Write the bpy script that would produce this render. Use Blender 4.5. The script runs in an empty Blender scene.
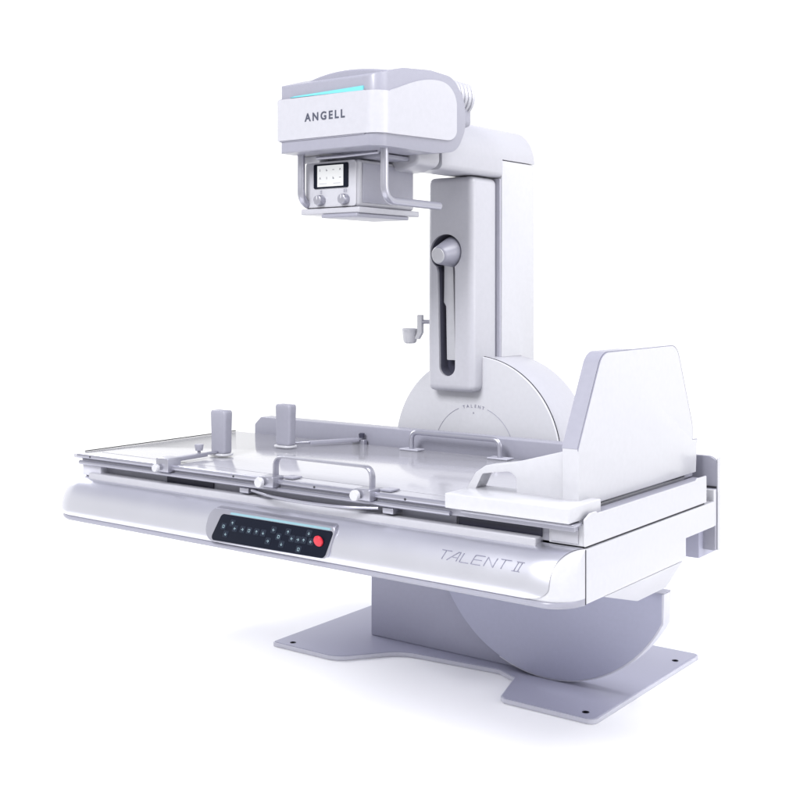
import bpy, bmesh, math, random
from mathutils import Vector, Matrix
R = math.radians
random.seed(4)
S = bpy.context.scene
COL = S.collection

# ---------------------------------------------------------------- camera
cam_d = bpy.data.cameras.new("camera")
cam = bpy.data.objects.new("camera", cam_d); COL.objects.link(cam)
cam.location = (2.65, -4.1, 1.5)
cam.rotation_euler = (R(90), 0, math.atan2(0.6, 0.8))
cam_d.sensor_width = 36; cam_d.lens = 36 * 1179 / 800
cam_d.shift_y = -0.14
cam_d.clip_start = 0.05; cam_d.clip_end = 200
S.camera = cam

# ---------------------------------------------------------------- world: white studio, dimmer overhead
W = bpy.data.worlds.new("World"); S.world = W; W.use_nodes = True
nt = W.node_tree; bg = nt.nodes["Background"]
tc = nt.nodes.new("ShaderNodeTexCoord"); sx = nt.nodes.new("ShaderNodeSeparateXYZ")
rp = nt.nodes.new("ShaderNodeValToRGB"); mr = nt.nodes.new("ShaderNodeMapRange")
mr.inputs[1].default_value = -1; mr.inputs[2].default_value = 1
nt.links.new(tc.outputs["Generated"], sx.inputs[0]); nt.links.new(sx.outputs[2], mr.inputs[0])
nt.links.new(mr.outputs[0], rp.inputs[0]); nt.links.new(rp.outputs[0], bg.inputs[0])
e = rp.color_ramp.elements
e[0].position = 0.0; e[0].color = (1, 1, 1, 1)
e[1].position = 0.64; e[1].color = (1, 1, 1, 1)
n = e.new(0.78); n.color = (0.48, 0.485, 0.57, 1)
n = e.new(1.0); n.color = (0.43, 0.435, 0.52, 1)
# background dimmed towards the front so that forward-facing surfaces render darker
my = nt.nodes.new("ShaderNodeMapRange"); my.inputs[1].default_value = -1.0; my.inputs[2].default_value = 0.1
my.inputs[3].default_value = 0.70; my.inputs[4].default_value = 1.25
nt.links.new(sx.outputs[1], my.inputs[0]); nt.links.new(my.outputs[0], bg.inputs[1])

# ---------------------------------------------------------------- lamps
def area(name, loc, target, size, power, color=(1, 1, 1), sy=None):
    l = bpy.data.lights.new(name, 'AREA'); l.energy = power; l.color = color
    l.shape = 'RECTANGLE'; l.size = size; l.size_y = sy or size
    o = bpy.data.objects.new(name, l); COL.objects.link(o); o.location = loc
    o.rotation_euler = (Vector(target) - Vector(loc)).to_track_quat('-Z', 'Y').to_euler()
    return o
area("key_softbox", (6.0, 0.4, 2.3), (0.3, 0, 1.0), 3.0, 85, (1.0, 0.99, 0.98))
area("front_softbox", (0.6, -8.0, 6.6), (0.2, -0.9, 0), 3.4, 950, (1.0, 1.0, 1.0))
area("top_softbox", (2.6, -0.3, 4.8), (0.9, -0.4, 0), 2.5, 175, (1.0, 1.0, 1.0))
area("left_softbox", (-5.0, 0.6, 3.4), (0, -0.6, 0), 2.5, 150, (1, 1, 1))

S.view_settings.view_transform = 'Standard'; S.view_settings.look = 'None'
S.view_settings.exposure = 0.0; S.view_settings.gamma = 1.0

# ---------------------------------------------------------------- materials
def mat(name, col, rough=0.35, metal=0.0, coat=0.0, var=0.02, bump=0.0, scale=60, emit=None, es=0, spec=0.5):
    m = bpy.data.materials.new(name); m.use_nodes = True
    t = m.node_tree; b = t.nodes["Principled BSDF"]
    b.inputs["Metallic"].default_value = metal
    b.inputs["Coat Weight"].default_value = coat; b.inputs["Coat Roughness"].default_value = 0.08
    b.inputs["Specular IOR Level"].default_value = spec
    tcn = t.nodes.new("ShaderNodeTexCoord"); nz = t.nodes.new("ShaderNodeTexNoise")
    nz.inputs["Scale"].default_value = scale; nz.inputs["Detail"].default_value = 5
    t.links.new(tcn.outputs["Object"], nz.inputs["Vector"])
    cr = t.nodes.new("ShaderNodeValToRGB")
    cr.color_ramp.elements[0].position = 0.3; cr.color_ramp.elements[1].position = 0.7
    cr.color_ramp.elements[0].color = tuple(c * (1 - var) for c in col) + (1,)
    cr.color_ramp.elements[1].color = tuple(min(1, c * (1 + var)) for c in col) + (1,)
    t.links.new(nz.outputs["Fac"], cr.inputs[0]); t.links.new(cr.outputs[0], b.inputs["Base Color"])
    mp = t.nodes.new("ShaderNodeMapRange")
    mp.inputs[3].default_value = rough * 0.85; mp.inputs[4].default_value = min(1, rough * 1.15)
    t.links.new(nz.outputs["Fac"], mp.inputs[0]); t.links.new(mp.outputs[0], b.inputs["Roughness"])
    if bump:
        n2 = t.nodes.new("ShaderNodeTexNoise"); n2.inputs["Scale"].default_value = 420
        t.links.new(tcn.outputs["Object"], n2.inputs["Vector"])
        bp = t.nodes.new("ShaderNodeBump"); bp.inputs["Strength"].default_value = bump
        bp.inputs["Distance"].default_value = 0.0006
        t.links.new(n2.outputs["Fac"], bp.inputs["Height"]); t.links.new(bp.outputs[0], b.inputs["Normal"])
    if emit:
        b.inputs["Emission Color"].default_value = emit + (1,); b.inputs["Emission Strength"].default_value = es
    return m
WHITE = mat("white_enamel", (0.472, 0.474, 0.508), 0.30, coat=0.3)
TOPM = mat("glossy_tabletop", (0.35, 0.35, 0.385), 0.16, coat=0.3)
SILV = mat("silver_lilac_paint", (0.64, 0.643, 0.705), 0.30, metal=0.85, var=0.006, scale=8)
LILAC = mat("lilac_plastic", (0.262, 0.262, 0.318), 0.38, coat=0.15)
PALE = mat("pale_lilac_plastic", (0.39, 0.39, 0.43), 0.34, coat=0.2)
PEARL = mat("pearl_enamel", (0.420, 0.420, 0.462), 0.34, coat=0.2)
BASE = mat("base_grey_paint", (0.335, 0.337, 0.43), 0.42, bump=0.3)
ROCK = mat("rocker_blue_grey_paint", (0.365, 0.372, 0.485), 0.36, bump=0.25)
EDGE = mat("lit_edge_paint", (0.521, 0.521, 0.591), 0.35)  # pale edge colour, carrying the lit look of plate edge and end frame
RECESS = mat("recess_grey", (0.36, 0.36, 0.42), 0.5)
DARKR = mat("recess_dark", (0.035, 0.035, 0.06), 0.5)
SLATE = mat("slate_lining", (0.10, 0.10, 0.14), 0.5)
STEEL = mat("satin_steel", (0.39, 0.39, 0.45), 0.30, metal=0.75, var=0.01, scale=8)
PAD = mat("padded_grip", (0.277, 0.277, 0.333), 0.5, bump=0.4)
SEAM = mat("seam_black", (0.02, 0.02, 0.028), 0.6)
GLASS = mat("control_glass", (0.006, 0.008, 0.016), 0.3, spec=0.12)
KEY = mat("key_dark", (0.014, 0.019, 0.032), 0.4, spec=0.15)
GLYPH = mat("key_glyph", (0.22, 0.32, 0.36), 0.4)
RED = mat("red_plastic", (0.50, 0.012, 0.03), 0.35)
TEAL = mat("teal_light", (0.10, 0.40, 0.45), 0.3, emit=(0.26, 0.50, 0.56), es=0.36)
PTEAL = mat("pale_teal_light", (0.16, 0.26, 0.30), 0.3, emit=(0.25, 0.48, 0.55), es=0.35)
SCREEN = mat("screen_lit", (0.30, 0.30, 0.30), 0.3, emit=(0.95, 0.97, 1.0), es=0.5)
INK = mat("dark_ink", (0.05, 0.055, 0.085), 0.5)
GREYINK = mat("grey_ink", (0.21, 0.21, 0.28), 0.5)
FLOORM = mat("white_floor", (0.95, 0.95, 0.95), 0.7, var=0.005, scale=3, spec=0.2)

# ---------------------------------------------------------------- helpers
def wloc(p):
    v = Vector((0, 0, 0))
    while p is not None:
        v += p.location; p = p.parent
    return v

def finish(name, bm, m, parent, ang=35):
    off = wloc(parent)
    bmesh.ops.remove_doubles(bm, verts=bm.verts, dist=1e-6)
    bmesh.ops.recalc_face_normals(bm, faces=bm.faces)
    if off.length:
        bmesh.ops.translate(bm, verts=bm.verts, vec=-off)
    me = bpy.data.meshes.new(name); bm.to_mesh(me); bm.free()
    me.shade_smooth(); me.set_sharp_from_angle(angle=R(ang))
    me.materials.append(m)
    o = bpy.data.objects.new(name, me); COL.objects.link(o)
    if parent: o.parent = parent
    return o

def bev(bm, w, seg=3, ang=30):
    if w <= 0: return
    es = [e for e in bm.edges if len(e.link_faces) == 2 and e.calc_face_angle(0) > R(ang)]
    bmesh.ops.bevel(bm, geom=es, offset=w, offset_type='OFFSET', segments=seg, profile=0.5, affect='EDGES', clamp_overlap=True)

def b_box(x0, x1, y0, y1, z0, z1, r=0.0, seg=3, bm=None):
    b = bmesh.new()
    vs = [b.verts.new((x, y, z)) for x in (x0, x1) for y in (y0, y1) for z in (z0, z1)]
    for f in ((0, 1, 3, 2), (4, 6, 7, 5), (0, 4, 5, 1), (2, 3, 7, 6), (0, 2, 6, 4), (1, 5, 7, 3)):
        b.faces.new([vs[i] for i in f])
    bmesh.ops.recalc_face_normals(b, faces=b.faces)
    bev(b, r, seg)
    return merge(bm, b)

def merge(dst, src):
    if dst is None: return src
    me = bpy.data.meshes.new("tmp"); src.to_mesh(me); src.free()
    dst.from_mesh(me); bpy.data.meshes.remove(me)
    return dst

def b_prism(pts, axis, a, b_, r=0.0, seg=3, bm=None):
    """profile: axis X -> (y,z), axis Y -> (x,z), axis Z -> (x,y)"""
    b = bmesh.new()
    def mk(p, t):
        if axis == 'X': return (t, p[0], p[1])
        if axis == 'Y': return (p[0], t, p[1])
        return (p[0], p[1], t)
    A = [b.verts.new(mk(p, a)) for p in pts]; B = [b.verts.new(mk(p, b_)) for p in pts]
    b.faces.new(A); b.faces.new(B[::-1]); n = len(pts)
    for i in range(n):
        b.faces.new([A[i], B[i], B[(i + 1) % n], A[(i + 1) % n]])
    bmesh.ops.recalc_face_normals(b, faces=b.faces)
    bev(b, r, seg)
    return merge(bm, b)

def rpoly(pts, rad, n=8):
    out = []; N = len(pts)
    for i in range(N):
        p = Vector(pts[i]); a = Vector(pts[i - 1]); c = Vector(pts[(i + 1) % N])
        r = rad[i] if isinstance(rad, (list, tuple)) else rad
        u = (a - p).normalized(); v = (c - p).normalized()
        th = u.angle(v) if r > 0 else math.pi
        if r <= 0 or th > 3.1: out.append(tuple(p)); continue
        d = min(r / math.tan(th / 2), (a - p).length * .49, (c - p).length * .49); rr = d * math.tan(th / 2)
        ce = p + (u + v).normalized() * (rr / math.sin(th / 2))
        s = p + u * d - ce; t = p + v * d - ce
        a0 = math.atan2(s.y, s.x); a1 = math.atan2(t.y, t.x)
        da = (a1 - a0 + math.pi) % (2 * math.pi) - math.pi
        for k in range(n + 1):
            q = a0 + da * k / n; out.append((ce.x + rr * math.cos(q), ce.y + rr * math.sin(q)))
    return out

def circ(cx, cz, r, n=96, a0=0, a1=360):
    full = abs(a1 - a0) >= 360
    m = n if full else n + 1
    return [(cx + r * math.cos(R(a0 + (a1 - a0) * k / n)), cz + r * math.sin(R(a0 + (a1 - a0) * k / n))) for k in range(m)]

def fillet(path, r, n=8):
    out = [Vector(path[0])]
    for i in range(1, len(path) - 1):
        p = Vector(path[i]); u = (Vector(path[i - 1]) - p); v = (Vector(path[i + 1]) - p)
        d = min(r, u.length * .49, v.length * .49); a = p + u.normalized() * d; c = p + v.normalized() * d
        for k in range(n + 1):
            t = k / n; out.append(a * (1 - t) ** 2 + p * 2 * t * (1 - t) + c * t * t)
    out.append(Vector(path[-1])); return out

def b_tube(path, rad, n=20, fil=0.0, bm=None, sq=None):
    """round tube, or a flat band when sq=(half width, half thickness)"""
    P = fillet(path, fil) if fil else [Vector(p) for p in path]
    b = bmesh.new(); rings = []; up = None
    for i, p in enumerate(P):
        t = (P[min(i + 1, len(P) - 1)] - P[max(i - 1, 0)]).normalized()
        if up is None:
            up = Vector((0, 0, 1)) if abs(t.z) < .9 else Vector((1, 0, 0))
            if sq: up = Vector(sq[2])
        up = (up - t * up.dot(t)).normalized(); s = t.cross(up)
        rr = rad(i / (len(P) - 1)) if callable(rad) else rad
        if sq: ring = [p + up * (a * sq[0]) + s * (c * sq[1]) for a, c in ((1, .7), (.85, 1), (-.85, 1), (-1, .7), (-1, -.7), (-.85, -1), (.85, -1), (1, -.7))]
        else: ring = [p + (up * math.cos(2 * math.pi * k / n) + s * math.sin(2 * math.pi * k / n)) * rr for k in range(n)]
        rings.append([b.verts.new(q) for q in ring])
    m = len(rings[0])
    for a, c in zip(rings, rings[1:]):
        for k in range(m): b.faces.new([a[k], a[(k + 1) % m], c[(k + 1) % m], c[k]])
    b.faces.new(rings[0][::-1]); b.faces.new(rings[-1])
    return merge(bm, b)

def b_lathe(prof, org, axis, n=48, bm=None):
    """prof: list of (distance along axis, radius)"""
    ax = Vector(axis).normalized(); u = ax.orthogonal().normalized(); v = ax.cross(u); org = Vector(org)
    b = bmesh.new(); rings = []
    for d, r in prof:
        if r < 1e-6: rings.append([b.verts.new(org + ax * d)]); continue
        rings.append([b.verts.new(org + ax * d + (u * math.cos(2 * math.pi * k / n) + v * math.sin(2 * math.pi * k / n)) * r) for k in range(n)])
    for a, c in zip(rings, rings[1:]):
        for k in range(n):
            k2 = (k + 1) % n
            if len(a) == 1 and len(c) == 1: continue
            if len(a) == 1: b.faces.new([a[0], c[k], c[k2]])
            elif len(c) == 1: b.faces.new([a[k], c[0], a[k2]])
            else: b.faces.new([a[k], c[k], c[k2], a[k2]])
    if len(rings[0]) > 1: b.faces.new(rings[0])
    if len(rings[-1]) > 1: b.faces.new(rings[-1][::-1])
    return merge(bm, b)

def b_grid(P, thick=0.0):
    b = bmesh.new(); V = [[b.verts.new(p) for p in row] for row in P]
    for i in range(len(V) - 1):
        for j in range(len(V[0]) - 1):
            b.faces.new([V[i][j], V[i + 1][j], V[i + 1][j + 1], V[i][j + 1]])
    if thick:
        bmesh.ops.recalc_face_normals(b, faces=b.faces)
        bmesh.ops.solidify(b, geom=list(b.faces), thickness=thick)
    return b

def b_text(s, size, org, xdir=(1, 0, 0), zdir=(0, 0, 1), ext=0.0006, spacing=1.0, bold=0.0, xs=1.0, shear=0.0, align='LEFT'):
    c = bpy.data.curves.new("t", 'FONT'); c.body = s; c.size = size; c.extrude = ext; c.space_character = spacing
    c.offset = bold; c.shear = shear; c.align_x = align
    o = bpy.data.objects.new("t", c); COL.objects.link(o)
    dg = bpy.context.evaluated_depsgraph_get(); me = bpy.data.meshes.new_from_object(o.evaluated_get(dg))
    b = bmesh.new(); b.from_mesh(me); bpy.data.objects.remove(o); bpy.data.curves.remove(c); bpy.data.meshes.remove(me)
    X = Vector(xdir).normalized() * xs; Z = Vector(zdir).normalized(); N = Vector(xdir).normalized().cross(Z).normalized()
    for v in b.verts: v.co = Vector(org) + X * v.co.x + Z * v.co.y + N * v.co.z
    return b

def b_strokes(lines, w, to3, nrm, ext=0.0006):
    """flat raised strokes along polylines given in 2-D"""
    b = bmesh.new(); nrm = Vector(nrm)
    for ln in lines:
        for p, q in zip(ln, ln[1:]):
            p = Vector(p); q = Vector(q); d = (q - p).normalized(); s = Vector((-d.y, d.x)) * w / 2
            p2 = p - d * w / 2; q2 = q + d * w / 2
            cs = [to3(c) for c in (p2 - s, q2 - s, q2 + s, p2 + s)]
            lo = [b.verts.new(c) for c in cs]; hi = [b.verts.new(c + nrm * ext) for c in cs]
            b.faces.new(hi); b.faces.new(lo[::-1])
            for k in range(4): b.faces.new([lo[k], lo[(k + 1) % 4], hi[(k + 1) % 4], hi[k]])
            nrm = nrm * 1.0; ext += 0.00002
    return b

def boolean(o, cutter_bm, op='DIFFERENCE', rim=0):
    me = bpy.data.meshes.new("cut"); cutter_bm.to_mesh(me); cutter_bm.free()
    c = bpy.data.objects.new("cut", me); COL.objects.link(c); c.parent = o.parent
    md = o.modifiers.new("b", 'BOOLEAN'); md.operation = op; md.object = c; md.solver = 'EXACT'
    bpy.context.view_layer.update()
    dg = bpy.context.evaluated_depsgraph_get(); new = bpy.data.meshes.new_from_object(o.evaluated_get(dg))
    o.modifiers.clear(); o.data = new; bpy.data.objects.remove(c); bpy.data.meshes.remove(me)
    if rim:
        b = bmesh.new(); b.from_mesh(new); bmesh.ops.remove_doubles(b, verts=b.verts, dist=2e-5)
        bmesh.ops.dissolve_degenerate(b, dist=2e-5, edges=b.edges)
        bev(b, rim, 2, 40); b.to_mesh(new); b.free()
    new.shade_smooth(); new.set_sharp_from_angle(angle=R(35))

def thing(name, loc, label, cat, group=None):
    o = bpy.data.objects.new(name, None); COL.objects.link(o); o.location = loc; o.empty_display_size = 0.1
    o["label"] = label; o["category"] = cat
    if group: o["group"] = group
    return o

# ---------------------------------------------------------------- setting
fl = finish("floor", b_prism(circ(0, 0, 4.2, 128), 'Z', -0.02, 0.0), FLOORM, None); fl["kind"] = "structure"

# ---------------------------------------------------------------- the machine
M = thing("x_ray_table", (0, 0, 0), "large white and lilac x-ray table with tall column and overhead tube head", "x-ray machine")

# base plate with a waisted front edge
pl = rpoly([(-.74, -.465), (-.40, -.465), (-.235, -.245), (.21, -.205), (.31, -.25), (.375, -.45), (.40, -.468), (.755, -.468), (.755, .44), (-.76, .44), (-.76, .30)],
           [.015, .10, .16, .05, .02, .02, .01, .03, .02, .02, .0], 10)
bp = finish("base_plate", b_prism(pl, 'Z', 0.002, 0.020, 0.003, 2), BASE, M)
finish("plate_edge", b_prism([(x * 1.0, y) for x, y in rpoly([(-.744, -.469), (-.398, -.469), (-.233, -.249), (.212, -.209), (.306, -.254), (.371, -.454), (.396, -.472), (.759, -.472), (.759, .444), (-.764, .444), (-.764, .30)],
       [.015, .10, .16, .05, .02, .02, .01, .03, .02, .02, .0], 10)], 'Z', 0.0005, 0.0165, 0.002, 2), EDGE, bp)  # paler sheet puts the plate's lit edge into the colour
for x, y in ((-.661, -.43), (.70, -.42), (.715, .302), (-.70, .38)):
    finish("anchor_hole", b_lathe([(0, .013), (.0012, .013), (.0012, .011), (.0002, .010)], (x, y, .0198), (0, 0, 1), 24), DARKR, bp)

finish("pedestal", b_box(-.468, .38, -.150, .34, .0195, .60, .006), BASE, M)
rk = rpoly([(p[0], p[1]) for p in [(.885, .60), (.885, .31)]], 0)
arc = [(.42 + .52 * math.cos(R(a)), .545 + .52 * math.sin(R(a))) for a in range(-27, -181, -3)]
prof = [(.885, .415)] + arc + [(-.10, .545), (-.10, .64), (.60, .64), (.60, .415)]
rocker = finish("rocker_housing", b_prism(prof, 'Y', -.200, -.152, 0.003, 2), ROCK, M)
# bright rim round the rear of the rocker
rim = bmesh.new()
a2 = [(.885, .412)] + arc[:30]
outer = [(.42 + (x - .42) * 1.012, .545 + (z - .545) * 1.010 if z > .06 else max(z - .004, .0205)) for x, z in a2]
outer[0] = (.892, .414)
P = []
for (x, z), (X, Z) in zip(a2, outer):
    P.append([(x - .0, -.198, z), (X, -.196, Z), (X, -.140, Z), (x - .02, -.140, z)])
finish("rim", b_grid(P), EDGE, rocker)
finish("top_cap", b_box(.80, .893, -.203, -.14, .4155, .419, .001), RECESS, rocker)

# lower body
body = finish("table_body", b_box(-.905, 1.165, -1.296, -.412, .657, .805, .004), WHITE, M)
boolean(body, b_box(.90, 1.30, -.642, -.30, .50, .724))
finish("support_block", b_box(.93, 1.12, -.432, -.302, .616, .80, .003), BASE, M)
# tapered carriage below the body
b = bmesh.new()
top = [(.70, -1.19, .656), (1.163, -1.19, .656), (1.163, -.66, .656), (.70, -.66, .656)]
bot = [(.74, -.825, .555), (1.09, -.825, .555), (1.09, -.62, .555), (.74, -.62, .555)]
T = [b.verts.new(p) for p in top]; B = [b.verts.new(p) for p in bot]
b.faces.new(T); b.faces.new(B[::-1])
for k in range(4): b.faces.new([T[k], B[k], B[(k + 1) % 4], T[(k + 1) % 4]])
bmesh.ops.recalc_face_normals(b, faces=b.faces); bev(b, .003, 2)
finish("carriage", b, PALE, M)
finish("underframe", b_box(-.30, .74, -1.05, -.30, .56, .656, .01), BASE, M)
for y0, y1 in ((-.55, .05),):
    finish("tilt_block", b_box(-.15, .60, -.31, .26, .58, .80, .02), LILAC, M)

# front fairing: profile (offset forward, height) swept round the left end
sec = [(0.0, .8055), (.022, .8045), (.045, .797), (.064, .784), (.079, .767), (.090, .747), (.097, .727), (.101, .707), (.102, .690), (.099, .6795), (.0955, .6755)]
lip = [(.0955, .6755), (.0985, .6735), (.1005, .668), (.0995, .6615), (.094, .6575), (.06, .6565), (0.0, .6565)]
def smooth_sec(P, n=4):
    out = []
    for i in range(len(P) - 1):
        p0, p1, p2, p3 = P[max(i - 1, 0)], P[i], P[i + 1], P[min(i + 2, len(P) - 1)]
        for k in range(n):
            t = k / n
            out.append(tuple(.5 * ((2 * b_) + (-a + c) * t + (2 * a - 5 * b_ + 4 * c - d) * t * t + (-a + 3 * b_ - 3 * c + d) * t ** 3) for a, b_, c, d in zip(p0, p1, p2, p3)))
    out.append(P[-1]); return out
sec = smooth_sec(sec)
def plan(o, xl=-.905, right=True):
    """points of the outline pushed out by o: straight left side, round corner, front, round right end"""
    pts = [(xl - o, -1.05 + i * (-.03)) for i in range(4)]
    rc = o + .045; cx = xl + .045; cy = -1.30 + .045
    for k in range(0, 19):
        a = math.pi + math.pi / 2 * k / 18; pts.append((cx + rc * math.cos(a), cy + rc * math.sin(a)))
    for k in range(1, 30): pts.append((cx + (1.085 - cx) * k / 29, -1.30 - o))
    if right:
        for k in range(1, 15):
            a = math.pi / 2 * k / 14; pts.append((1.085 + .080 * math.sin(a), -1.30 - o * math.cos(a)))
    return pts
G = [plan(o) for o, z in sec]
fair = finish("front_fairing", b_grid([[(x, y, sec[i][1]) for x, y in G[i]] for i in range(len(sec))]), WHITE, M, 50)
G = [plan(o) for o, z in lip]
finish("lower_lip", b_grid([[(x, y, lip[i][1]) for x, y in G[i]] for i in range(len(lip))]), LILAC, fair, 50)
# silver skin over the fairing with a rounded right end
rows = []
for i, (o, z) in enumerate(sec[:-1]):
    base = plan(o + .0035, -.905, False)[:-1]
    v = (.8055 - z) / (.8055 - .679)
    xe = 1.160 - .050 * math.sqrt(max(0, 1 - (1 - min(1, v / .5)) ** 2)) - .07 * (1 - math.sqrt(max(0, 1 - max(0, min(1, (v - .72) / .28)) ** 2)))
    # remap the front run to end at xe
    x_s = -.905 + .045; out = []
    for x, y in base[:22]: out.append((x, y, z + .0035 * max(0, 1 - i / 16)))
    for k in range(1, 60):
        x = x_s + (xe - x_s) * k / 59
        yy = -1.30 - (o + .0035)
        if x > 1.085:
            a = math.asin(min(1, (x - 1.085) / .080)); yy = -1.30 - (o + .0035) * math.cos(a)
        out.append((x, yy, z + .0035 * max(0, 1 - i / 16)))
    rows.append(out)
skin = finish("front_skin", b_grid(rows), SILV, M, 60)
finish("ledge", b_box(-.845, 1.035, -1.338, -1.303, .799, .826, .005), PALE, M)
finish("end_seam", b_box(1.1640, 1.1662, -1.300, -1.2965, .658, .804), SEAM, M)

# maker's lettering on the fairing
def L3(o=(.752, -1.3945, .7435), w=.0345, h=.0235, sl=.010):
    def f(p, i=[0]): return Vector((o[0] + p[0] * w + p[1] * sl, -1.3962 + p[1] * .0118, o[2] + p[1] * h))
    return f
f3 = L3()
chars = {'T': [[(0, 1), (.95, 1)], [(.42, 1), (.42, 0)]], 'A': [[(-.1, 0), (.62, 1), (.80, 1), (.80, 0)], [(.30, .38), (.80, .38)]],
         'L': [[(0, 1), (0, 0), (.85, 0)]], 'E': [[(.9, 1), (.08, 1), (.0, .9), (0, 0), (.88, 0)], [(0, .5), (.82, .5)]],
         'N': [[(0, 0), (0, 1), (.85, 0), (.85, 1)]], 'I': [[(-.12, 1), (.22, 1)], [(.05, 1), (.05, 0)], [(-.12, 0), (.22, 0)]]}
lines = []; x = 0
for ch, adv in (('T', 1.02), ('A', 1.12), ('L', 1.10), ('E', 1.20), ('N', 1.18), ('T', 1.55), ('I', .34), ('I', .3)):
    for ln in chars[ch]: lines.append([(x + a, b_) for a, b_ in ln])
    x += adv
b = bmesh.new()
for ln in lines:
    for p, q in zip(ln, ln[1:]):
        a3, b3 = f3(p), f3(q)
        b = b_tube([a3, b3], .0011, 6, bm=b)
finish("lettering", b, GREYINK, skin)

# control panel on the fairing
def cp(x, z, d=0.0):  # a leaning plane
    return Vector((x - .008, -1.3900 - (.770 - z) * .29 - d * .96, z - d * .28))
def slab(poly, d0, d1, rim=0.0):
    b = bmesh.new()
    A = [b.verts.new(cp(x, z, d0)) for x, z in poly]; B = [b.verts.new(cp(x, z, d1)) for x, z in poly]
    b.faces.new(A[::-1]); b.faces.new(B); n = len(poly)
    for k in range(n): b.faces.new([A[k], A[(k + 1) % n], B[(k + 1) % n], B[k]])
    bmesh.ops.recalc_face_normals(b, faces=b.faces)
    if rim: bev(b, rim, 3, 40)
    return b
bz = rpoly([(-.158, .682), (-.150, .785), (.385, .785), (.372, .690)], [.045, .04, .014, .02], 10)
bezel = finish("control_panel", slab(bz, -.020, .0035, .003), STEEL, M)
gp = rpoly([(-.122, .688), (-.092, .771), (.380, .771), (.362, .692)], [.012, .016, .008, .018], 8)
glass = finish("glass_plate", slab(gp, .0, .0048, .0006), GLASS, bezel)
finish("light_strip", slab(rpoly([(-.055, .7735), (-.052, .7795), (.368, .7795), (.365, .7735)], .002, 3), .001, .0056), PTEAL, bezel)
keys = [(-.072, .735), (-.036, .749), (-.057, .713), (-.021, .734), (.012, .735), (.041, .735), (.073, .735), (.102, .735), (.143, .749), (.127, .714), (.168, .732),
        (.203, .750), (.185, .712), (.223, .733), (.248, .733), (.257, .706), (.271, .734), (.287, .756), (.300, .733)]
for i, (kx, kz) in enumerate(keys):
    k = finish("key", slab(rpoly([(kx - .0125, kz - .010), (kx - .0095, kz + .010), (kx + .0125, kz + .010), (kx + .0095, kz - .010)], .003, 3), .0048, .0062, .0004), KEY, bezel)
    g = []
    t = i % 5
    if t == 0: g = [[(-.005, -.005), (-.004, .005), (.005, .005), (.004, -.005), (-.005, -.005)]]
    elif t == 1: g = [[(-.005, 0), (0, .005), (.005, 0)], [(0, .005), (0, -.005)]]
    elif t == 2: g = [[(-.005, 0), (0, -.005), (.005, 0)], [(0, .005), (0, -.005)]]
    elif t == 3: g = [[(0, -.005), (-.005, 0), (0, .005)], [(-.005, 0), (.006, 0)]]
    else: g = [[(0, -.005), (.005, 0), (0, .005)], [(.005, 0), (-.006, 0)]]
    b = bmesh.new()
    for ln in g:
        for p, q in zip(ln, ln[1:]): b = b_tube([cp(kx + p[0] * .8, kz + p[1] * .8, .0063), cp(kx + q[0] * .8, kz + q[1] * .8, .0063)], .0008, 5, bm=b)
    finish("key_mark", b, GLYPH, bezel)
c0 = cp(.334, .742, .0048); nax = Vector((0, -.98, -.15)).cross(Vector((1, 0, 0)))
ax = (cp(0, .75, 1) - cp(0, .75, 0)).normalized()
finish("emergency_button", b_lathe([(0, .009), (.004, .010), (.0045, .0165), (.009, .0175), (.0125, .0155), (.014, .010), (.0145, 0)], c0, ax, 32), RED, bezel)

# upper frame: ends, recessed middle and table top
fr = finish("end_frame", b_box(1.055, 1.1595, -1.300, -.477, .8115, .868, .002), WHITE, M)
finish("end_wall", b_prism(rpoly([(-1.302, .8115), (-1.302, .884), (-1.27, .897), (-1.235, .897), (-1.225, .891), (-.56, .891), (-.55, .897), (-.478, .897), (-.478, .8115)], .003, 2), 'X', 1.1598, 1.165, .001, 1), WHITE, fr)
finish("end_cover", b_box(1.062, 1.146, -1.3045, -1.300, .817, .862, .0015), PALE, fr)
finish("seam", b_box(1.03, 1.158, -1.29, -.48, .8045, .8125), SEAM, M)
finish("end_frame", b_box(-.897, -.795, -1.322, -.50, .8115, .866, .003), EDGE, M)  # lighter colour offsets the shade of the rails on this end
finish("end_strip", b_box(-.9005, -.8975, -1.304, -1.290, .806, .866), SEAM, M)
inner = finish("recess_panel", b_box(-.795, 1.055, -1.290, -.52, .8065, .868), RECESS, M)
for x0, x1, m_ in ((-.47, -.24, DARKR), (.56, .75, LILAC), (.755, 1.03, DARKR)):
    finish("recess_insert", b_box(x0, x1, -1.296, -1.2905, .822, .862, .002), m_, inner)
for x in (-.06, .53):
    finish("slide_block", b_box(x - .02, x + .02, -1.335, -1.285, .832, .850, .003), STEEL, inner)
tt = finish("tabletop", b_box(-.925, 1.10, -1.318, -.500, .8775, .8905, .003), TOPM, M)
finish("subframe", b_box(-.897, 1.147, -1.300, -.505, .868, .8772), RECESS, tt)
finish("edge_trim", b_box(-.925, -.906, -1.3400, -1.3185, .8755, .8895, .002), PALE, tt)
finish("trim", b_box(-.9255, -.9215, -1.29, -.503, .8912, .8945), SEAM, tt)
finish("inlay", b_box(-.86, 1.05, -1.262, -.56, .8905, .8917, .0004), TOPM, tt)
finish("trough", b_box(1.120, 1.1592, -1.262, -.48, .8685, .8885), LILAC, fr)
finish("trough_block", b_box(1.112, 1.148, -1.300, -1.262, .8685, .889, .002), PALE, fr)
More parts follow.
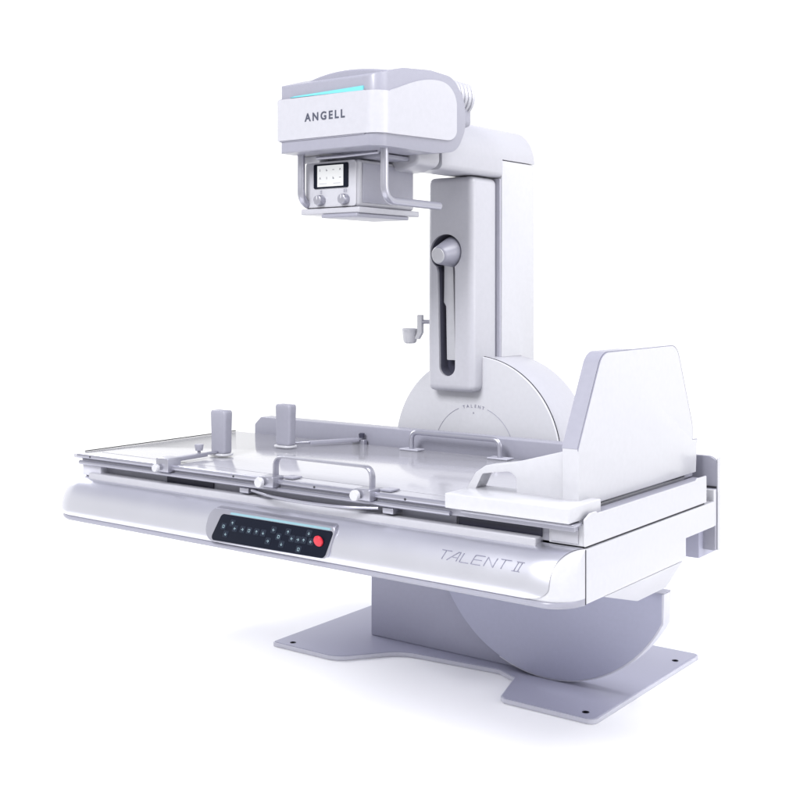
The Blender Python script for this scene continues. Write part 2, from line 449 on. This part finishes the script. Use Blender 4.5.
# accessory rails
def rail(y, z, x0, x1, r):
    return finish("rail", b_tube([(x0, y, z), (x1, y, z)], r, 16), STEEL, M)
r1 = rail(-1.333, .8835, -.905, .757, .0090)
r2 = rail(-1.336, .8600, -.893, .757, .0075)
finish("rail_backing", b_box(-.893, 1.146, -1.327, -1.300, .8535, .8765, .001), RECESS, M)
r3 = finish("rear_rail", b_box(-.80, 1.05, -.507, -.487, .868, .885, .002), STEEL, M)
for x in (-.83, -.1, .25, .6):
    finish("screw", b_lathe([(0, .0035), (.003, .0035), (.0035, 0)], (x, -1.3405, .884), (0, -1, 0), 12), SEAM, r1)

# rear guard wall
gd = rpoly([(-.835, .880), (-.835, .925), (-.80, .957), (1.09, .957), (1.09, .880)], [.003, .01, .01, .01, .003], 4)
finish("rear_guard", b_prism(gd, 'Y', -.478, -.412, .008, 3), LILAC, M)
# rear bracket at the right-hand end
br = finish("rear_bracket", b_prism(rpoly([(.95, .80), (.95, .947), (1.164, .947), (1.164, .848), (1.164, .80)], [0, .03, .035, 0, 0], 8), 'Y', -.382, -.3665, .003, 3), LILAC, M)
finish("bracket_lit_edge", b_prism(rpoly([(1.1655, .640), (1.1655, .942), (1.1615, .942), (1.1615, .640)], .001, 2), 'Y', -.383, -.3635, .001, 1), WHITE, br)  # white strip paints the lit right-hand side of the lilac bracket
finish("bracket_post", b_box(.95, 1.1612, -.3965, -.3660, .64, .842, .003), LILAC, br)
finish("seam", b_box(.96, 1.160, -.387, -.367, .842, .849), SEAM, br)
finish("body_end", b_box(1.10, 1.1648, -.416, -.398, .724, .842, .002), WHITE, body)

# footboard
fb = rpoly([(-1.252, .902), (-1.254, 1.060), (-1.112, 1.318), (-.605, 1.320), (-.484, 1.058), (-.484, 1.010), (-.446, 1.008), (-.456, .902)],
           [.002, .012, .065, .065, .05, .002, .004, .002], 12)
foot = finish("footboard", b_prism(fb, 'X', 1.070, 1.120, .0035, 3), WHITE, M)
fbe = rpoly([(-1.2535, 1.058), (-1.1135, 1.3165), (-.95, 1.3195), (-.95, 1.30), (-1.09, 1.295), (-1.2, 1.058)], [.008, .065, 0, 0, .04, 0], 12)
finish("board_edge", b_prism(rpoly([(-1.2545, 1.0625), (-1.1145, 1.3205), (-.92, 1.3205), (-.92, 1.316), (-1.112, 1.313), (-1.250, 1.0605)], [0, .066, 0, 0, .062, 0], 12), 'X', 1.069, 1.1165, .0), LILAC, foot)
finish("edge_outline", b_tube([(1.1187, y - (.0008 if y < -.8 else -.0008), z + .0006) for y, z in fb if z > .95], .0013, 6), GREYINK, foot)  # thin grey outline added to set off the white board's rim
gz = rpoly([(.738, .905), (.779, .968), (.812, .990), (.905, 1.006), (1.069, 1.052), (1.069, .905)], [0, .02, .03, .03, 0, 0], 6)
gus = finish("side_bracket", b_prism(gz, 'Y', -1.240, -1.185, .003, 2), WHITE, M)
boolean(gus, b_prism(rpoly([(.758, .880), (.802, .966), (.895, .981), (.917, .965), (.917, .880)], [0, .012, .035, .02, 0], 8), 'Y', -1.30, -1.12))
finish("side_bar", b_box(.754, 1.150, -1.362, -1.180, .8795, .9215, .003), WHITE, M)
finish("bar_plate", b_box(.80, 1.158, -1.350, -1.305, .8695, .8765, .001), STEEL, M)
gus2 = finish("far_bracket", b_prism(rpoly([(.90, .8925), (.93, .95), (1.069, 1.0), (1.069, .8925)], [0, .02, 0, 0], 6), 'Y', -.56, -.52, .003, 2), LILAC, M)
finish("seam", b_box(1.0685, 1.0700, -1.2425, -1.2395, .925, 1.045), SEAM, foot)

# ---------------------------------------------------------------- tilt disc and column
disc = finish("tilt_disc", b_prism(circ(.187, .872, .370, 160), 'Y', -.350, -.338, .003, 3), WHITE, M, 30)
finish("disc_drum", b_prism(circ(.187, .872, .366, 160), 'Y', -.3355, -.095, .004, 3), PALE, disc, 30)
finish("seam", b_prism(circ(.187, .872, .3715, 160), 'Y', -.3378, -.3358), SEAM, disc)
b = None
for a0, a1 in ((8, 70), (112, 172)):
    pts = [(.187 + .180 * math.cos(R(a0 + (a1 - a0) * k / 40)), -.3505, .872 + .180 * math.sin(R(a0 + (a1 - a0) * k / 40))) for k in range(41)]
    finish("disc_line", b_tube(pts, .0009, 6), GREYINK, disc)
b = None
for k, ch in enumerate("TALENT"):
    a = R(104 - k * 5.6); r = .174
    b = merge(b, b_text(ch, .017, (.187 + r * math.cos(a), -.3512, .872 + r * math.sin(a)), (math.sin(a), 0, -math.cos(a)), (math.cos(a), 0, math.sin(a)), .0004, align='CENTER'))
finish("lettering", b, GREYINK, disc)
finish("disc_mark", b_text("II", .010, (.187, -.3512, 1.022), align='CENTER', ext=.0004), GREYINK, disc)

colm = finish("column", b_box(.02, .241, -.232, .010, 1.10, 1.992, .004), WHITE, M)
finish("column_gap_strip", b_box(.06, .236, -.2425, -.233, 1.235, 1.92), RECESS, colm)  # darker strip stands in for the shaded gap behind the cover
boolean(colm, b_prism(circ(.187, .872, .3665, 128), 'Y', -.34, -.09))
shoulder_curve = [(.140 + .103 * math.sin(R(a)), 1.990 + .138 * math.cos(R(a))) for a in range(0, 91, 5)]
ap = [(-.02, 1.95), (-.02, 2.10), (.0, 2.128)] + shoulder_curve + rpoly([(.243, 1.99), (.243, 1.925), (-.02, 1.925)], [0, .022, .02], 8)[1:]
arm2 = finish("overhead_arm", b_prism(ap, 'Y', -.640, .009, .003, 3), PALE, M, 50)
boolean(arm2, b_box(-.3, .5, -.2335, .2, 1.8, 1.9945))
finish("arm_joint", b_prism(rpoly([(-.01, 1.905), (-.01, 2.12), (.15, 2.12), (.240, 2.01), (.240, 1.935), (.17, 1.915)], [.03, .05, .05, .07, .03, .05], 10), 'Y', -.78, -.645, .012, 4), PALE, arm2)
# cover with keyhole slot
cv = rpoly([(.023, 1.112), (.023, 1.925), (.222, 1.925), (.222, 1.112)], [.035, .035, .01, .03], 8)
cover = finish("column_cover", b_box(.014, .226, -.415, -.240, 1.108, 1.921, .026, 6), PEARL, M)
ks = [(.103 + .072 * math.cos(R(a)), 1.636 + .068 * math.sin(R(a))) for a in range(-55, 236, 6)]
key = ks + rpoly([(.066, 1.56), (.074, 1.166), (.146, 1.166), (.146, 1.56)], [.0, .035, .035, .0], 8)[0:]
boolean(cover, b_prism(key, 'Y', -.50, -.275))
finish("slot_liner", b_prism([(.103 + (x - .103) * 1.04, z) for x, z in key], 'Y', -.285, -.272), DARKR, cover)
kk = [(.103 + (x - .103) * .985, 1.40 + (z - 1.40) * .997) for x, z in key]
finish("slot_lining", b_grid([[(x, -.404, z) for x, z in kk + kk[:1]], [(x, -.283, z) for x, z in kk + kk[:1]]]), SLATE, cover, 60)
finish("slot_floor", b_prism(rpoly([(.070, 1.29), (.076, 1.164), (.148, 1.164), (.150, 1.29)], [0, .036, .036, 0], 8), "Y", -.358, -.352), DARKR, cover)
# compression arm and cone inside the slot
finish("swing_arm", b_prism(rpoly([(.080, 1.62), (.120, 1.62), (.132, 1.225), (.092, 1.225), (.088, 1.43), (.078, 1.445)], [.01, .01, .005, .005, .005, .005], 4), 'Y', -.392, -.362, .003, 2), WHITE, cover)
ax = Vector((-.05, -1.0, -.16)).normalized()
cone = finish("compression_cone", b_lathe([(-.02, .048), (.0, .057), (.02, .061), (.045, .059), (.065, .053), (.125, .036), (.132, .034), (.136, .030), (.136, .0)], Vector((.120, -.345, 1.643)), ax, 48), LILAC, cover)
finish("cone_tip", b_lathe([(.1362, .029), (.139, .028), (.1405, .024), (.141, 0)], Vector((.120, -.345, 1.643)), ax, 40), WHITE, cone)
# crank on the left of the cover
ck = finish("crank_handle", b_tube([(.03, -.36, 1.368), (-.045, -.36, 1.368)], .008, 12), STEEL, M)
finish("crank_arm", b_prism(rpoly([(-.066, 1.395), (-.044, 1.395), (-.044, 1.325), (-.060, 1.300), (-.080, 1.300), (-.066, 1.33)], .004, 4), 'Y', -.368, -.352, .002, 2), WHITE, ck)
finish("grip_cup", b_lathe([(0, .018), (.004, .024), (.012, .027), (.035, .030), (.050, .031), (.053, .033), (.057, .033), (.059, .030), (.052, .026), (.052, 0)], (-.105, -.36, 1.282), (0, 0, 1), 32), WHITE, ck)

# ---------------------------------------------------------------- tube head
hp = rpoly([(-1.105, 1.962), (-1.105, 2.192), (-.98, 2.228), (-.82, 2.243), (-.68, 2.238), (-.606, 2.16), (-.606, 2.06), (-.66, 1.978), (-.80, 1.962)],
           [.006, .01, .12, .12, .10, .10, .09, .10, .08], 14)
head = finish("tube_head", b_prism(hp, 'X', -.112, .340), LILAC, M)
boolean(head, b_prism(rpoly([(-.112, -1.105), (.320, -1.105), (.320, -.50), (-.112, -.50)], [.012, .05, .03, .03], 14), 'Z', 1.9, 2.4), 'INTERSECT', .004)
# white wrap panel: front run, corner, side run
def wrap(zlo_front, zhi_front, off, x_left, ends):
    cx, cy, rc = .320 - .050, -1.105 + .050, .050
    path = [(x_left + (cx - x_left) * k / 30, -1.105 - off, 0) for k in range(31)]
    for k in range(1, 13):
        a = math.pi / 2 * k / 12; path.append((cx + (rc + off) * math.sin(a), cy - (rc + off) * math.cos(a), 0))
    for k in range(1, 61):
        y = cy + (ends - cy) * math.sin(math.pi / 2 * k / 60); path.append((.320 + off, y, 1))
    return path
off = .006
pth = wrap(0, 0, off, -.118, -.668)
def zt(y):
    # upper and lower edges of the white side panel
    u = (y + 1.055) / .387
    up = 2.1435 + .069 * math.sin(math.pi / 2 * min(1, u / .72)) ** 1.15
    lo = 2.003 + .012 * u
    q = max(0, (u - .74) / .26)
    k = 1 - math.sqrt(max(0, 1 - q ** 2.2)); q2 = max(0, (u - .84) / .16); k2 = 1 - math.sqrt(max(0, 1 - q2 ** 2.2))
    return lo + .040 * k2, up - .075 * k
rows = []
for x, y, s in pth:
    lo, up = (2.0035, 2.141) if not s else zt(y)
    if not s and x < .27: lo, up = 2.004, 2.143 + 0.002 * (1 - (x + .118) / .388)
    rows.append([(x, y, lo + (up - lo) * j / 12) for j in range(13)])
bmw = b_grid(rows, .010)
pan = finish("white_panel", bmw, PEARL, head, 40)
finish("panel_backing", b_box(-.112, .262, -1.108, -1.08, 2.0, 2.147), LILAC, head)
# light strip above the panel
b = bmesh.new(); b = b_prism([(-.062, 2.1475), (.258, 2.1425), (.258, 2.1575), (.15, 2.1550), (-.04, 2.1510)], 'Y', -1.1115, -1.100, 0)
finish("light_strip", b, TEAL, head)
finish("top_bulge", b_prism([(-.104, 2.17)] + [(-.104 + .408 * k / 24, 2.188 + .046 * math.sin(math.pi * (k / 24) ** .8 * .80)) for k in range(25)] + [(.304, 2.17)], 'Y', -1.04, -.70, .010, 3), LILAC, head)
finish("lettering", b_text("ANGELL", .0375, (.008, -1.1115, 2.0615), ext=.0006, spacing=1.42, bold=.0010, xs=.98), INK, head)
# ribbed tube housing behind the head
b = b_lathe([(0, .03)] + [q for k in range(8) for q in ((k * .018, .056), (k * .018 + .003, .061), (k * .018 + .012, .061), (k * .018 + .015, .056))] + [(.144, .03)], (.232, -.665, 2.195), (.22, 1, -.1), 40)
finish("ribbed_housing", b, PALE, head)
finish("neck", b_box(.05, .295, -.64, -.52, 2.08, 2.16, .02), LILAC, head)
# collimator
col = finish("collimator", b_box(-.103, .132, -.980, -.655, 1.778, 1.940, .012, 4), PALE, M)
finish("swivel", b_lathe([(0, .09), (.03, .10)], (.02, -.83, 1.935), (0, 0, 1), 40), LILAC, col)
finish("mount_plate", b_box(-.08, .20, -.94, -.68, 1.944, 1.958, .002), LILAC, col)
finish("hook_plate", b_box(-.112, -.035, -.988, -.90, 1.936, 1.961, .004), WHITE, col)
finish("guide_rod", b_tube([(-.035, -1.0, 1.950), (.08, -1.0, 1.950), (.22, -.98, 1.956)], .006, 12), STEEL, col)
finish("side_face", b_box(.1325, .1355, -.958, -.672, 1.792, 1.928, .001), LILAC, col)
lp = finish("lower_tray", b_box(-.118, .146, -.992, -.643, 1.756, 1.7765, .005), PALE, col)
finish("tray_lip", b_box(-.02, .14, -.996, -.70, 1.742, 1.7555, .004), LILAC, lp)
fp = finish("front_plate", b_prism(rpoly([(-.101, 1.780), (-.101, 1.938), (.126, 1.938), (.126, 1.780)], .012, 6), 'Y', -.9845, -.979, .002, 2), PEARL, col)
sc = finish("display", b_prism(rpoly([(-.061, 1.845), (-.061, 1.930), (.094, 1.930), (.094, 1.845)], .006, 6), 'Y', -.9885, -.984, .001, 2), GLASS, col)
finish("screen", b_prism([(-.043, 1.851), (-.043, 1.924), (.074, 1.924), (.074, 1.851)], 'Y', -.9893, -.9887), SCREEN, sc)
b = None
for i in range(4):
    for j in range(2):
        x, z = -.030 + i * .030, 1.908 - j * .028
        kind = (i + j * 3) % 4
        t3 = lambda p: Vector((p[0], -.9896, p[1]))
        sh = {0: [[(0, -.004), (0, .004)]], 1: [[(-.003, .003), (.003, -.003)], [(-.003, -.001), (0, -.004)]], 2: [[(-.004, 0), (.004, 0)]], 3: [[(-.003, -.003), (0, .004), (.003, -.003)]]}[kind]
        for ln in sh:
            finish("screen_icon", b_tube([t3((x + p[0], z + p[1])) for p in ln], .0009, 5), INK, sc)
for x0, x1 in ((-.034, 0), (.030, .062)):
    finish("screen_icon", b_tube([(x0, -.9896, 1.861), (x1, -.9896, 1.861)], .0006, 5), GREYINK, sc)
for x in (-.028, .080):
    kn = finish("knob", b_lathe([(0, .019), (.004, .0195), (.020, .0175), (.024, .0165), (.0255, .013), (.0255, 0)], (x, -.984, 1.804), (0, -1, 0), 32), STEEL, col)
    finish("knob_pointer", b_box(x - .002, x + .002, -1.0105, -1.008, 1.806, 1.819), WHITE, kn)
finish("knob_symbol", b_strokes([[(-.034, 1.830), (-.024, 1.830)], [(-.034, 1.836), (-.024, 1.836)], [(-.029, 1.828), (-.029, 1.840)]], .0012, lambda p: Vector((p[0], -.9852, p[1])), (0, -1, 0), .0003), GREYINK, fp)
finish("knob_symbol", b_strokes([[(.074, 1.829), (.086, 1.829), (.086, 1.839), (.074, 1.839), (.074, 1.829)], [(.074, 1.834), (.086, 1.834)]], .0012, lambda p: Vector((p[0], -.9852, p[1])), (0, -1, 0), .0003), GREYINK, fp)
finish("indicator_dot", b_lathe([(0, .0022), (.001, .0022), (.0012, 0)], (-.047, -.9848, 1.792), (0, -1, 0), 12), INK, fp)
# grab bars of the head
for x in (-.095, .272):
    finish("grab_bar", b_tube([(x, -1.015, 1.975), (x, -1.015, 1.790), (x, -.70, 1.788)], .0138, 20, fil=.055), STEEL, M)

# ---------------------------------------------------------------- clamp-on accessories
def knob(c, parent, r=.013):
    return finish("clamp_knob", b_lathe([(0, .007), (.008, .007), (.009, r), (.020, r * 1.04), (.023, r * .95), (.024, 0)], c, (0, -1, 0), 28), WHITE, parent)

def shoulder(x, y, px, py, front, label):
    t = thing("shoulder_support", (x, y, .892), label, "shoulder support", "shoulder supports clamped to the table rails")
    # pad: slightly flared, hollowed face
    b = bmesh.new(); rows = []
    sec2 = rpoly([(-.037, -.022), (.037, -.022), (.037, .022), (.0, .014), (-.037, .022)], [.010, .010, .010, .05, .010], 5)
    for h, s in ((.0, .90), (.003, .96), (.01, .98), (.06, .98), (.12, 1.02), (.143, 1.04), (.150, 1.0), (.153, .93)):
        rows.append([b.verts.new((x + p[0] * s, y + p[1] * s, .905 + h)) for p in sec2])
    m = len(sec2)
    for a, c in zip(rows, rows[1:]):
        for k in range(m): b.faces.new([a[k], a[(k + 1) % m], c[(k + 1) % m], c[k]])
    b.faces.new(rows[0][::-1]); b.faces.new(rows[-1])
    finish("pad", b, PAD, t, 50)
    finish("foot_plate", b_prism(rpoly([(x - .045, y - .035), (x + .045, y - .035), (x + .045, y + .03), (x - .045, y + .03)], .028, 8), 'Z', .896, .904, .003, 2), WHITE, t)
    yr = -1.338 if front else -.497
    d = 1 if front else -1
    # bar from clamp towards the pad
    v = Vector((x - px, y - yr, 0)); q = Vector((px, yr + .012 * d, .0)); e_ = q + v * .66
    s = v.normalized().cross(Vector((0, 0, 1))) * .016
    b = bmesh.new()
    vs = [q - s, q + s, e_ + s * .6, e_ - s * .6]
    lo = [b.verts.new((p.x, p.y, .900)) for p in vs]; hi = [b.verts.new((p.x, p.y, .914)) for p in vs]
    b.faces.new(lo[::-1]); b.faces.new(hi)
    for k in range(4): b.faces.new([lo[k], lo[(k + 1) % 4], hi[(k + 1) % 4], hi[k]])
    bmesh.ops.recalc_face_normals(b, faces=b.faces); bev(b, .002, 2)
    finish("arm_bar", b, LILAC, t)
    finish("rod", b_tube([(e_.x, e_.y, .9095), (x, y, .9095)], .005, 12), STEEL, t)
    if front:
        finish("thumb_screw", b_lathe([(0, .006), (.010, .006), (.011, .013), (.030, .016), (.033, .015), (.033, 0)], (e_.x - .004, e_.y - .03, .913), (0, 0, 1), 24), LILAC, t)
    cl = finish("clamp", b_box(px - .030, px + .030, yr - .022 if front else yr - .012, yr + .040 if front else yr + .010, .870, .917 if front else .908, .003), STEEL, t)
    if front: knob((px - .014, -1.359, .884), cl, .0125)
    else: finish("end_knob", b_lathe([(0, .010), (.016, .012), (.018, .010), (.018, 0)], (px + .01, yr + .0, .914), (0, 0, 1), 20), DARKR, cl)
    return t
shoulder(-.425, -1.075, -.425, -1.338, True, "grey padded shoulder support on the near edge of the tabletop, clamped to the front rail")
shoulder(-.385, -.775, -.250, -.497, False, "grey padded shoulder support on the far side of the tabletop, beside the rear guard")

# front handle (flat band) between two clamps
t = thing("patient_handle", (.268, -1.33, .866), "flat silver band handle arched over the front rail between two round clamp knobs", "hand grip", "patient hand grips on the table")
finish("grip_band", b_tube([(.070, -1.322, .880), (.070, -1.322, .963), (.463, -1.322, .963), (.463, -1.322, .880)], 0, fil=.035, sq=(.012, .0035, (0, 1, 0))), STEEL, t)
for x in (.062, .452):
    cl = finish("clamp", b_box(x - .026, x + .034, -1.365, -1.312, .868, .902, .003), STEEL, t)
    knob((x - .010, -1.364, .884), cl, .0155)
    finish("clamp_tongue", b_box(x + .032, x + .075, -1.315, -1.270, .8925, .8985, .001), LILAC, cl)
finish("lower_bow", b_tube([(-.02, -1.338, .846), (.09, -1.372, .843), (.25, -1.392, .843), (.40, -1.378, .844), (.50, -1.340, .847)], .0045, 12, fil=.12), STEEL, t)
# rear handle (round bar)
t = thing("patient_handle", (.205, -.53, .892), "round steel grab handle on dark foot plates in front of the rear guard", "hand grip", "patient hand grips on the table")
finish("grip_bar", b_tube([(.030, -.535, .895), (.030, -.535, .960), (.420, -.535, .960), (.420, -.535, .895)], .0095, 18, fil=.03), STEEL, t)
for x in (.030, .420):
    finish("foot_plate", b_box(x - .042, x + .042, -.556, -.508, .8917, .8975, .002), RECESS, t)
